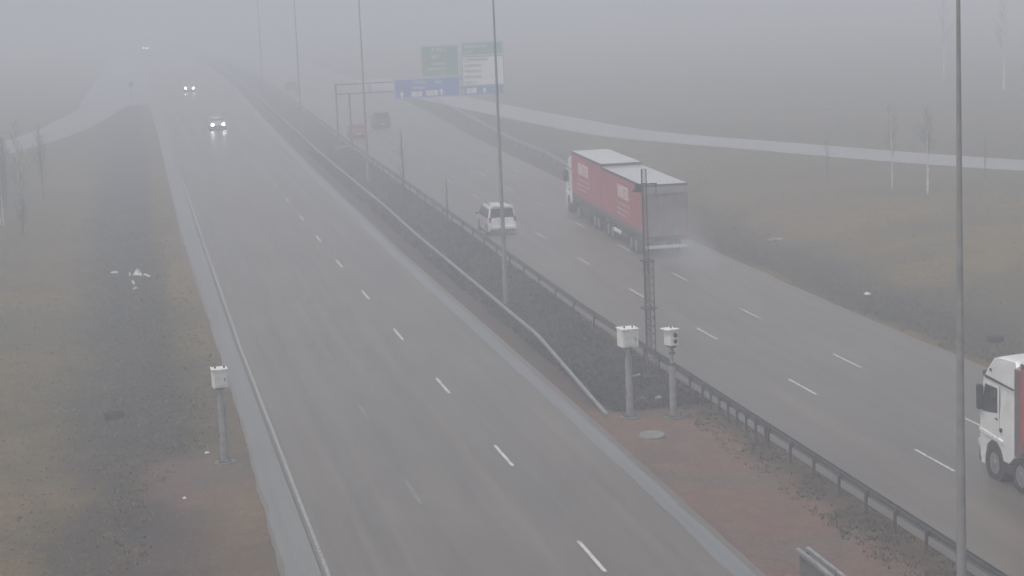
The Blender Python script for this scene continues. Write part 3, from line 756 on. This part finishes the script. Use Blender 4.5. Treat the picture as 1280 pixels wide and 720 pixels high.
def box_body(r,y0,y1,zb,zt,hw,roofcol,text_at=None,first=True,title='ENTER'):
    b=MB().box((0,(y0+y1)/2,(zb+zt)/2),(hw*2-.02,y1-y0,zt-zb),bev=.02).build('curtain_side',M['redtarp'],r)
    MB().box((0,(y0+y1)/2,zb-.02),(hw*2+.01,y1-y0+.01,.20)).build('side_rave',M['chassis'],r)
    MB().box((0,(y0+y1)/2,zt+.012),(hw*2-.06,y1-y0-.06,.04),bev=.01).build('roof',roofcol,r)
    for yy in (y0-.005,y1+.005): MB().box((0,yy,zt-.05),(hw*2+.01,.05,.15)).build('roof_end_rail',M['chassis'],r)
    for yy in (y0-.004,y1+.004): MB().box((0,yy,(zb+zt)/2),(hw*2-.13,.03,zt-zb-.16)).build('end_wall',M['rear'],r)
    for s in (-1,1):
        MB().box((s*(hw-.02),(y0+y1)/2,zt-.045),(.05,y1-y0+.01,.14)).build('cant_rail',M['chassis'],r)
        MB().box((s*(hw-.004),(y0+y1)/2,zb+.20),(.014,y1-y0-.05,.24)).build('lower_curtain',M['tarpdirt'],r)
        for yy in (y0+.03,y1-.03): MB().box((s*(hw-.02),yy,(zb+zt)/2),(.06,.07,zt-zb-.02)).build('corner_post',M['redtarp'],r)
    return b
def lettering_side(r,yc,zt,hw,txt,w):
    # left side (x=-hw) is read from rear to front mirrored: text runs from front (left) to rear
    f=MB().box((-hw-.006,yc,zt-.92),(.014,w,.78)).build('lettering_field',M['txtpink'],r)
    text_mesh('lettering',txt,1.0,M['txt'],f,(-hw-.016,yc+w/2-.06,zt-1.25),(PI/2,0,-PI/2),depth=.004,sx=(w-.12)/{5:2.95}.get(len(txt),.62*len(txt)))
    rr_=random.Random(5)
    for row,(zz,hh) in enumerate(((zt-1.62,.16),(zt-1.95,.14),(zt-2.25,.12))):
        yy=yc+w/2+.35; ls=MB()
        end=yc-w/2-(.3 if row<2 else -.8)
        while yy>end:
            k=rr_.uniform(.08,.2); ls.box((-hw-.004,yy-k/2,zz),(.012,k,hh)); yy-=k+rr_.choice((.06,.06,.2))
        ls.build('lettering',M['txtpink'],r)

# red truck and trailer, driving away
tr=empty('truck',(29.55,103.2,0),R(-3.2))
tag(tr,'long red curtain-sided truck with trailer and white roofs driving away in the fog','truck')
hw=1.27; ztop=4.08
box_body(tr,0,11.66,1.20,ztop,hw,M['roofwhite'])
box_body(tr,11.75,21.9,1.20,ztop+.16,hw,pbr('grey_white_roof_skin',(.60,.61,.61),.35,var=.15,scale=1),)
lettering_side(tr,5.3,ztop,hw,'UNTER',3.0)
lettering_side(tr,17.8,ztop+.16,hw,'ENTER',3.6)
MB().box((0,-.03,2.60),(2.48,.06,2.78),bev=.01).build('rear_doors',M['rear'],tr)
MB().box((0,-.085,3.76),(2.5,.05,.34),bev=.01).build('rear_header',pbr('pale_rear_header',(.28,.27,.27),.5,var=.3,scale=1.5,dirt=(.18,.15,.15)),tr)
for s in (-1,1):
    MB().box((s*1.20,-.05,2.5),(.10,.08,2.7),bev=.01).build('rear_post',M['redtrim'],tr)
    MB().tube((s*.25,-.075,1.25),(s*.25,-.075,3.65),.02,.02,6).build('lock_bar',M['galv'],tr)
    MB().box((s*1.0,-.12,1.02),(.34,.06,.12),bev=.01).build('tail_light',M['taillight'],tr)
MB().box((0,.02,1.08),(2.46,.12,.10),bev=.01).build('rear_sill',M['chassis'],tr)
MB().box((0,-.06,.62),(2.40,.10,.17),bev=.02).build('underrun_bar',pbr('pale_underrun_bar',(.62,.62,.61),.45),tr)
MB().box((0,5.7,.98),(1.0,11.0,.22)).box((0,16.8,.98),(.9,10.6,.22)).box((0,11.5,.75),(.2,3.0,.14)).build('chassis',M['chassis'],tr)
for s in (-1,1):
    for yy in (2.2,3.5,8.9,10.2): wheel(tr,s*1.08,yy,.48,.34)
    for yy in (13.2,14.5,19.9): wheel(tr,s*1.08,yy,.50,.34)
    MB().box((s*1.20,6.2,.80),(.04,3.4,.40),bev=.01).build('side_guard',M['chassis'],tr)
    MB().box((s*1.20,17.2,.75),(.06,3.0,.5),bev=.02).build('side_guard',M['chassis'],tr)
MB().box((-1.22,7.3,.70),(.16,1.9,.20),bev=.03).build('tool_box',M['white'],tr)
cab(tr,22.25)

# white cab truck at the right edge of the picture
tw=empty('truck',(26.60,37.25,0),0)
tag(tw,'truck with a tall white cab and a red trailer at the right picture edge','truck')
cab(tw,14.75)
box_body(tw,-.0,14.25,1.20,3.86,1.26,M['roofwhite'])
MB().box((0,-.03,2.6),(2.46,.06,2.7),bev=.01).build('rear_doors',M['rear'],tw)
MB().box((0,8.0,.95),(.9,15.0,.24)).build('chassis',M['chassis'],tw)
MB().box((0,14.5,2.2),(1.9,.35,2.0),bev=.05).build('cab_bulkhead',M['chassis'],tw)
MB().box((0,-.06,.62),(2.40,.10,.17),bev=.02).build('underrun_bar',M['white'],tw)
for s in (-1,1):
    for yy in (2.2,3.5,4.8): wheel(tw,s*1.05,yy,.50,.36)
    wheel(tw,s*1.08,14.35,.50,.31); wheel(tw,s*1.05,12.4,.50,.5)
    MB().tube((s*.98,13.35,.62),(s*.98,13.35,.62+.001),.01,.01,4).tube((s*.95,13.0,.70),(s*.95,13.75,.70),.30,.30,18).build('fuel_tank',M['galv'],tw)
    MB().box((s*1.2,8.0,.8),(.04,4.5,.4),bev=.01).build('side_guard',M['chassis'],tw)

# ------------------------------------------------------------------ sign gantry
gy=192.0; gx=21.7
ga=empty('sign_gantry',(gx,gy,0))
tag(ga,'grey overhead gantry reaching from the median with blue, green and white road signs','road sign')
def bar(m,a,b,w): m.tube(a,b,w,w,4)
m=MB()
for dy in (0,): 
    m.box((0,0,3.0),(.16,.16,6.45)); m.box((1.3,0,2.5),(.16,.16,5.4))
m.build('leg',M['galvdark'],ga)
MB().box((.65,0,-.15),(2.2,1.2,.5),bev=.03).build('footing',M['concrete'],ga)
m=MB(); z0,z1=5.22,6.15; Lb=16.85
for z in (z0,z1):
    for dy in (-.35,.35): m.box((Lb/2,dy,z),(Lb,.07,.07))
n=5
for k in range(n+1):
    x=Lb*k/n
    for dy in (-.35,.35): m.box((x,dy,(z0+z1)/2),(.035,.035,z1-z0))
    m.box((x,0,z0),(.035,.7,.035)); m.box((x,0,z1),(.035,.7,.035))
m.build('beam',M['galvdark'],ga)
def sign(x0,x1,z0,z1,mat,border=True):
    p=MB().box(((x0+x1)/2-gx,-.50,(z0+z1)/2),(x1-x0,.06,z1-z0),bev=.012).build('sign_panel',mat,ga)
    MB().box(((x0+x1)/2-gx,-.44,(z0+z1)/2),(x1-x0-.1,.05,z1-z0-.1)).build('sign_frame',M['signback'],p)
    if border:
        b=MB(); t=.05; xa,xb=x0-gx+.07,x1-gx-.07; za,zb=z0+.07,z1-.07; y=-.534
        b.box(((xa+xb)/2,y,za),(xb-xa,.008,t)).box(((xa+xb)/2,y,zb),(xb-xa,.008,t)).box((xa,y,(za+zb)/2),(t,.008,zb-za-t*1.01)).box((xb,y,(za+zb)/2),(t,.008,zb-za-t*1.01))
        b.build('sign_border',M['signwhite'],p)
    return p
def arrow(m,x,z,h=.62):
    y0,y1=-.54,-.532
    pts=[(x-.09,z),(x+.09,z),(x+.09,z+h*.42),(x+.25,z+h*.42),(x,z+h),(x-.25,z+h*.42),(x-.09,z+h*.42)]
    m.prism(pts,y0,y1,'Y')
def stext(t,x,z,size,mat,par,sx=.9): return text_mesh('lettering',t,size,mat,par,(x-gx,-.537,z),(PI/2,0,0),depth=.004,sx=sx)
blue=sign(27.4,34.05,4.42,6.42,M['signblue'])
m=MB(); arrow(m,28.15-gx,4.60); arrow(m,32.15-gx,4.62,.68)
m.build('arrow',M['signwhite'],blue)
m=MB(); m.box((29.65-gx,-.536,4.86),(1.05,.01,.50)).box((31.2-gx,-.536,4.90),(1.15,.01,.50)); m.build('route_shield',M['signwhite'],blue)
stext('101',29.25,4.70,.48,M['blacktxt'],blue,.95); stext('E18',30.78,4.74,.48,M['blacktxt'],blue,.95)
stext('TURKU',29.2,5.86,.46,M['signwhite'],blue); stext('ÅBO',31.5,5.80,.42,M['signwhite'],blue); stext('TAPIOLA',29.2,5.34,.40,M['signwhite'],blue,.8)
green=sign(30.2,34.05,6.46,9.55,M['signgreen'])
m=MB(); m.box((30.75-gx,-.536,8.35),(.6,.01,.6)).box((30.75-gx,-.536,7.55),(.6,.01,.6)); m.build('pictogram_field',M['signyellow'],green)
stext('TURKU',31.3,8.95,.5,M['signwhite'],green); stext('ÅBO',31.2,8.30,.5,M['signwhite'],green); stext('TAMPERE',31.3,7.60,.40,M['signwhite'],green,.8)
stext('TAMMERFORS',30.6,7.08,.42,M['signwhite'],green,.8); stext('E12',32.1,6.6,.40,M['signwhite'],green)
g2=sign(34.3,38.6,8.36,9.72,M['signgreen']); stext('HÄMEENLINNA',34.6,9.15,.40,M['signwhite'],g2,.85); stext('LAHTI',34.6,8.62,.40,M['signwhite'],g2)
wh=sign(34.3,38.6,5.34,8.33,M['signwhite'],False)
for k,t in enumerate(('LEPPÄVAARA','ALBERGA','PERKKAA','BERGANS','SELLO')):
    stext(t,34.55,7.80-.56*k,.44,M['blacktxt'],wh,.92)
m=MB(); t=.06
xa,xb,za,zb=34.36-gx,38.54-gx,5.40,8.27
m.box(((xa+xb)/2,-.534,za),(xb-xa,.008,t)).box(((xa+xb)/2,-.534,zb),(xb-xa,.008,t)).box((xa,-.534,(za+zb)/2),(t,.008,zb-za-.062)).box((xb,-.534,(za+zb)/2),(t,.008,zb-za-.062)); m.build('sign_border',M['blacktxt'],wh)
b2=sign(34.5,38.4,4.52,5.31,M['signblue'],False)
MB().box((35.2-gx,-.536,4.90),(1.0,.01,.52)).build('route_shield',M['signwhite'],b2); stext('101',34.82,4.74,.46,M['blacktxt'],b2,.95)
m=MB(); arrow(m,36.5-gx,4.58,.64); m.build('arrow',M['signwhite'],b2)
# round sign at the nose of the slip road
sg=empty('traffic_sign',(3.0,296.5,-.05)); tag(sg,'small round sign seen from behind where the slip road leaves, very faint','road sign')
MB().tube((0,0,0),(0,0,2.9),.045,.045,8).build('post',M['galvdark'],sg)
MB().tube((0,-.06,2.75),(0,-.09,2.75),.42,.42,24).build('sign_plate',M['galvdark'],sg)

# ------------------------------------------------------------------ trees
def tree(name,loc_,h,label,cat,group,tm,seed,r0=.05,first=.35,spread=.35,nb=26,up=1.1,lean=(0,0),multi=1):
    rr_=random.Random(seed); x,y=loc_; r=empty(name,(x,y,Hs(x,y)-.05)); tr_=MB(); cr=MB()
    for s in range(multi):
        pts=[]; ox=(s>0)*rr_.uniform(-.25,.25); oy=(s>0)*rr_.uniform(-.25,.25); hh=h*(1 if s==0 else rr_.uniform(.6,.9)); lx,ly=lean
        for k in range(9):
            t=k/8; pts.append(Vector((ox+lx*t*hh+.010*hh*math.sin(3*t+seed)*t+s*.1*t,oy+ly*t*hh+.008*hh*math.cos(4*t+seed)*t,t*hh)))
        for k in range(8): tr_.tube(pts[k],pts[k+1],r0*(1-k/8)+.008,r0*(1-(k+1)/8)+.008,7)
        for b in range(nb):
            t=first+(1-first)*(b/nb)**.9*.97; f=t*8; i=min(int(f),7); p=pts[i].lerp(pts[i+1],f-i)
            a=rr_.uniform(0,2*PI); L=hh*spread*(1.05-t)*rr_.uniform(.6,1.2)+.18
            d=Vector((math.cos(a),math.sin(a),up*rr_.uniform(.7,1.3))).normalized(); br=r0*.32*(1.1-t)+.005
            q=p.copy(); 
            for s2 in range(3):
                q2=q+d*L/3; cr.tube(q,q2,br*(1-s2*.28),br*(1-(s2+1)*.28),4,False)
                for w in range(3):
                    d2=(d+Vector((rr_.uniform(-1,1),rr_.uniform(-1,1),rr_.uniform(-.1,1)))*.8).normalized()
                    q3=q2+d2*L*.30*rr_.uniform(.5,1.2); cr.tube(q2,q3,.006,.003,3,False)
                    for w2 in range(2):
                        d3=(d2+Vector((rr_.uniform(-1,1),rr_.uniform(-1,1),rr_.uniform(-.3,.8)))*.9).normalized()
                        cr.tube(q2.lerp(q3,.6),q2.lerp(q3,.6)+d3*L*.18,.004,.002,3,False)
                q=q2; d=(d+Vector((rr_.uniform(-.3,.3),rr_.uniform(-.3,.3),.12))).normalized()
    tr_.build('trunk',tm,r,smooth=True); cr.build('crown',M['twig'],r)
    tag(r,label,cat,group); return r
g1='young bare trees on the median'; g2_='bare birches on the right field'; g3='bare saplings on the left bank'
tree('young_tree',(20.2,138.5),5.6,'bare upright young tree on the median, left of the shorter sapling',
     'tree',g1,M['bark'],3,.06,.22,.16,34,2.6)
tree('young_tree',(19.35,115.2),4.2,'thin bare sapling on the median left of the white van','tree',g1,M['bark'],5,.04,.3,.12,16,2.8)
tree('birch_tree',(53.1,121.6),5.8,'bare birch with a bright white trunk on the right field','tree',g2_,M['birch'],8,.09,.42,.36,30,1.4)
tree('birch_tree',(52.2,125.5),6.0,'slimmer faint birch left of the white-trunked one on the right field','tree',g2_,M['birch'],9,.045,.35,.3,22,1.6)
tree('birch_tree',(49.8,131.5),3.4,'small thin sapling left of the two birches beside the footpath','tree',g2_,M['bark'],10,.028,.3,.25,12,1.8)
tree('birch_tree',(60.0,127.5),3.2,'small thin sapling right of the white-trunked birch','tree',g2_,M['bark'],12,.028,.3,.25,12,1.8)
for i,(px,py,hh,mt,lb) in enumerate(((-7.2,149.5,7.0,'birch','tallest bare pale-stemmed birch on the left bank'),(-8.6,152,6.4,'bark','dark bare sapling behind the tallest birch on the left bank'),
        (-5.9,160,6.2,'bark','bare sapling on the left bank nearest the slip road and right of the others'),(-8.3,141,5.0,'birch','leftmost low birch on the left bank near the picture edge'),(-6.6,136.5,3.0,'bark','low bush-like sapling in front of the birches on the left bank'))):
    tree('birch_tree' if mt=='birch' else 'young_tree',(px,py),hh,lb,'tree',g3,M[mt],20+i,.05 if mt=='birch' else .04,.25,.3,30,1.5,multi=3 if i in (1,4) else 2)
tree('birch_tree',(104.32,216.41),13,'ghostly tall birch in the fog at the far upper right','tree','far birches in the fog',M['birch'],41,.14,.3,.25,26,1.4)
tree('birch_tree',(112.36,251.52),13,'ghostly tall birch in the fog left of the nearest lamp post','tree','far birches in the fog',M['birch'],42,.12,.3,.25,26,1.4)

# ------------------------------------------------------------------ small things on the ground
def manhole(x,y,r,label,mat,tilt=0,hgt=.12):
    o=empty('manhole',(x,y,Hs(x,y))); o.rotation_euler=(R(tilt),0,0)
    m=MB(); N=28
    rings=[[(rr*math.cos(2*PI*k/N),rr*math.sin(2*PI*k/N),z) for k in range(N)] for rr,z in ((r*1.12,-.15),(r*1.12,hgt-.03),(r*1.05,hgt),(r*.95,hgt),(r*.95,hgt-.04))]
    m.loft(rings,caps=False); m.build('ring',M['concrete'] if mat!='irondark' else M['irondark'],o,smooth=True)
    m=MB(); m.tube((0,0,hgt-.06),(0,0,hgt-.005),r*.95,r*.95,28)
    for k in range(-3,4): m.box((k*r*.22,0,hgt),(.03,r*1.2*(1-abs(k)*.13),.012))
    m.build('cover',M[mat],o); tag(o,label,'manhole','manholes'); return o
manhole(17.25,62.7,.40,'pale round manhole cover on the gravel in front of the two median camera posts','concrete',4)
manhole(-0.77,76.19,.34,'dark round manhole in the left ditch','irondark',0,.24)
manhole(36.81,77.26,.33,'dark round manhole cover on the right verge near the white truck cab','irondark',0,.22)
def rock(name,x,y,s,label,mat,seed,cat='stone',flat=.6):
    bm=bmesh.new(); bmesh.ops.create_icosphere(bm,subdivisions=2,radius=s)
    for v in bm.verts:
        n=noise.noise(v.co*(1.3/s)+Vector((seed,0,0))); v.co*=1+.35*n; v.co.z*=flat
    me=bpy.data.meshes.new(name); bm.to_mesh(me); bm.free()
    o=link(name,me,mat,loc=(x,y,Hs(x,y)+s*flat*.4)); tag(o,label,cat); return o
rock('white_stone',36.37,90.81,.17,'bright white stone on the dark right verge left of the nearest lamp post',M['bag'],1)
rock('white_stone',2.35,66.3,.08,'small white stone just left of the left camera post',M['bag'],2)
rock('white_stone',1.35,60.4,.07,'small white stone on the reddish gravel below the left camera post',M['bag'],3)
rock('boulder',76.5,201,.42,'pale boulder far away on the foggy field beyond the footpath',M['greystone'],4)
rock('boulder',39.1,112.3,.50,'low pale stone slab on the right bank behind the red truck',M['greystone'],5,flat=.16)
def sheet(name,x,y,pts,h,label,seed):
    bm=bmesh.new(); r_=random.Random(seed); N=9
    vs={}
    for i in range(N):
        for j in range(N):
            u,v=i/(N-1),j/(N-1)
            a=Vector(pts[0]).lerp(Vector(pts[1]),u); b=Vector(pts[3]).lerp(Vector(pts[2]),u); p=a.lerp(b,v)*.72
            z=h*abs(noise.noise(Vector((u*3+seed,v*3,0))))*2*math.sin(PI*u)*math.sin(PI*v)+r_.uniform(0,.01)+.03
            vs[i,j]=bm.verts.new((p.x+r_.uniform(-.015,.015),p.y+r_.uniform(-.03,.03),z))
    for i in range(N-1):
        for j in range(N-1): bm.faces.new((vs[i,j],vs[i+1,j],vs[i+1,j+1],vs[i,j+1]))
    me=bpy.data.meshes.new(name); bm.to_mesh(me); bm.free()
    o=link(name,me,M['bag'],loc=(x,y,Hs(x,y)))
    md=o.modifiers.new('s','SOLIDIFY'); md.thickness=.012
    tag(o,label,'litter','white litter in the left ditch'); return o
sheet('plastic_sheet',.80,115.0,[(-.45,-.9),(.35,-1.8),(.15,1.9),(-.15,1.7)],.30,'largest crumpled white plastic scrap in the left ditch',1)
sheet('plastic_sheet',1.28,113.0,[(-.30,.9),(-.15,1.2),(.28,-.7),(.12,-1.0)],.10,'narrow white scrap trailing right of the largest one in the left ditch',2)
sheet('plastic_sheet',.45,111.8,[(-.10,1.0),(.06,1.2),(.16,-.9),(0,-1.0)],.10,'narrow white scrap just nearer than the largest one in the left ditch',3)
sheet('plastic_sheet',.55,109.4,[(-.2,-.5),(.2,.1),(.25,.5),(-.15,.2)],.12,'nearest small white scrap in the left ditch',4)
sheet('plastic_sheet',-.55,118.0,[(-.35,-.5),(.25,-.5),(.28,.3),(-.3,.4)],.10,'small white scrap lying apart, left of the others in the ditch',5)
sheet('plastic_sheet',.33,115.4,[(-.06,-1.0),(.05,-1.0),(.05,1.1),(-.05,1.1)],.10,'thin upright-looking white strip just left of the largest scrap',6)
# pebbles and clods on the gravel (countless)
rock('pale_stone',18.75,69.3,.13,'pale stone in the median between the two camera posts, left of its twin',M['greystone'],7)
rock('pale_stone',19.25,68.9,.13,'pale stone in the median between the two camera posts, right of its twin',M['greystone'],8)
r_=np.random.RandomState(9); vs=[];fs=[]
def peb(x,y,s):
    z=Hs(x,y); b=len(vs); a=r_.rand()*6
    for k in range(4): vs.append((x+s*math.cos(a+k*1.57)*(.7+.5*r_.rand()),y+s*math.sin(a+k*1.57)*(.7+.5*r_.rand()),z-.01))
    vs.append((x,y,z+s*.7)); 
    for k in range(4): fs.append((b+k,b+(k+1)%4,b+4))
for _ in range(900): peb(16.2+3.9*r_.rand(),44+23*r_.rand(),.012+.05*r_.rand()**6)
for _ in range(600): peb(-.5+3.7*r_.rand(),46+21*r_.rand(),.015+.05*r_.rand()**4)
me=bpy.data.meshes.new('pebbles'); me.from_pydata(vs,[],fs)
o=link('pebbles',me,pbr('mixed_pebbles',(.13,.11,.10),.8,var=.6,scale=4)); o['kind']='stuff'

# ------------------------------------------------------------------ fog
FOG=.0060
m=bpy.data.materials.new('fog_air'); m.use_nodes=True; nt=m.node_tree
nt.nodes.remove(nt.nodes['Principled BSDF'])
pv=nd(nt,'ShaderNodeVolumePrincipled'); pv.inputs['Color'].default_value=(.855,.90,.972,1); pv.inputs['Density'].default_value=FOG; pv.inputs['Anisotropy'].default_value=0.0
nt.links.new(pv.outputs['Volume'],nt.nodes['Material Output'].inputs['Volume'])
hz=MB().box((100,1120,7.5),(1800,2700,19.4)).build('haze',m); hz['kind']='stuff'

# water thrown up behind the wheels
def spray(loc_,rad,rz,dens):
    m=bpy.data.materials.get('wheel_spray_%.3f'%dens)
    if not m:
        m=bpy.data.materials.new('wheel_spray_%.3f'%dens); m.use_nodes=True; nt=m.node_tree; nt.nodes.remove(nt.nodes['Principled BSDF'])
        pv=nd(nt,'ShaderNodeVolumePrincipled'); pv.inputs['Color'].default_value=(.86,.88,.92,1); pv.inputs['Density'].default_value=dens
        nt.links.new(pv.outputs['Volume'],nt.nodes['Material Output'].inputs['Volume'])
    bm=bmesh.new(); bmesh.ops.create_icosphere(bm,subdivisions=4,radius=1)
    for v in bm.verts:
        k=1+.35*noise.noise(v.co*1.6+Vector(loc_)); v.co=Vector((v.co.x*rad[0]*k,v.co.y*rad[1]*k,max(v.co.z*rad[2]*k,-loc_[2]+.03)))
    me=bpy.data.meshes.new('wheel_spray'); bm.to_mesh(me); bm.free()
    for p in me.polygons: p.use_smooth=True
    o=link('wheel_spray',me,m,loc=loc_,rot=(0,0,rz)); o['kind']='stuff'
spray((29.5,101.0,.9),(1.9,4.2,2.0),R(-3.2),.028)
spray((29.5,98.5,.7),(1.5,3.6,1.2),R(-3.2),.035)
spray((23.1,115.6,.5),(1.1,2.6,.8),0,.04)
spray((26.6,45.5,.35),(2.2,6.5,.8),0,.035)

# ------------------------------------------------------------------ light
w=bpy.data.worlds.new('World'); sc.world=w; w.use_nodes=True; nt=w.node_tree
sky=nd(nt,'ShaderNodeTexSky'); sky.sky_type='NISHITA'; sky.sun_disc=False
EL=R(66); AZ=R(235)
sky.sun_elevation=EL; sky.sun_rotation=AZ; sky.air_density=1.0; sky.dust_density=6; sky.ozone_density=1.0
hs=nd(nt,'ShaderNodeHueSaturation'); hs.inputs['Saturation'].default_value=.45   # overcast: little blue left
nt.links.new(sky.outputs['Color'],hs.inputs['Color']); nt.links.new(hs.outputs['Color'],nt.nodes['Background'].inputs['Color']); nt.nodes['Background'].inputs['Strength'].default_value=.10
L=bpy.data.lights.new('sun','SUN'); L.energy=1.1; L.angle=R(40); L.color=(1,.955,.90)
so=bpy.data.objects.new('sun',L); C.objects.link(so)
d=Vector((math.sin(AZ)*math.cos(EL),math.cos(AZ)*math.cos(EL),math.sin(EL)))
so.rotation_euler=d.to_track_quat('Z','Y').to_euler()

# ------------------------------------------------------------------ camera
cam=bpy.data.cameras.new('camera'); co=bpy.data.objects.new('camera',cam); C.objects.link(co)
PITCH=R(8.951);YAW=R(11.355);ROLL=R(2.4)
cy,sy=math.cos(YAW),math.sin(YAW); cp,sp=math.cos(PITCH),math.sin(PITCH)
def rotz(v): return Vector((v[0]*cy+v[1]*sy,-v[0]*sy+v[1]*cy,v[2]))
Rv=rotz((1,0,0)); Fv=rotz((0,cp,-sp)); Dv=rotz((0,-sp,-cp))
right=Rv*math.cos(ROLL)+Dv*math.sin(ROLL); down=Dv*math.cos(ROLL)-Rv*math.sin(ROLL)
mt=Matrix((right,-down,-Fv)).transposed().to_4x4(); mt.translation=Vector((0,0,15.5))
co.matrix_world=mt
cam.sensor_width=36; cam.lens=2432*36/1280; cam.clip_start=.5; cam.clip_end=5000
sc.camera=co
sc.render.engine='CYCLES'
sc.cycles.use_denoising=True
sc.cycles.max_bounces=8; sc.cycles.volume_bounces=3; sc.cycles.diffuse_bounces=3; sc.cycles.glossy_bounces=3
sc.view_settings.view_transform='Standard'; sc.view_settings.look='None'; sc.view_settings.gamma=1
sc.view_settings.exposure=0.16
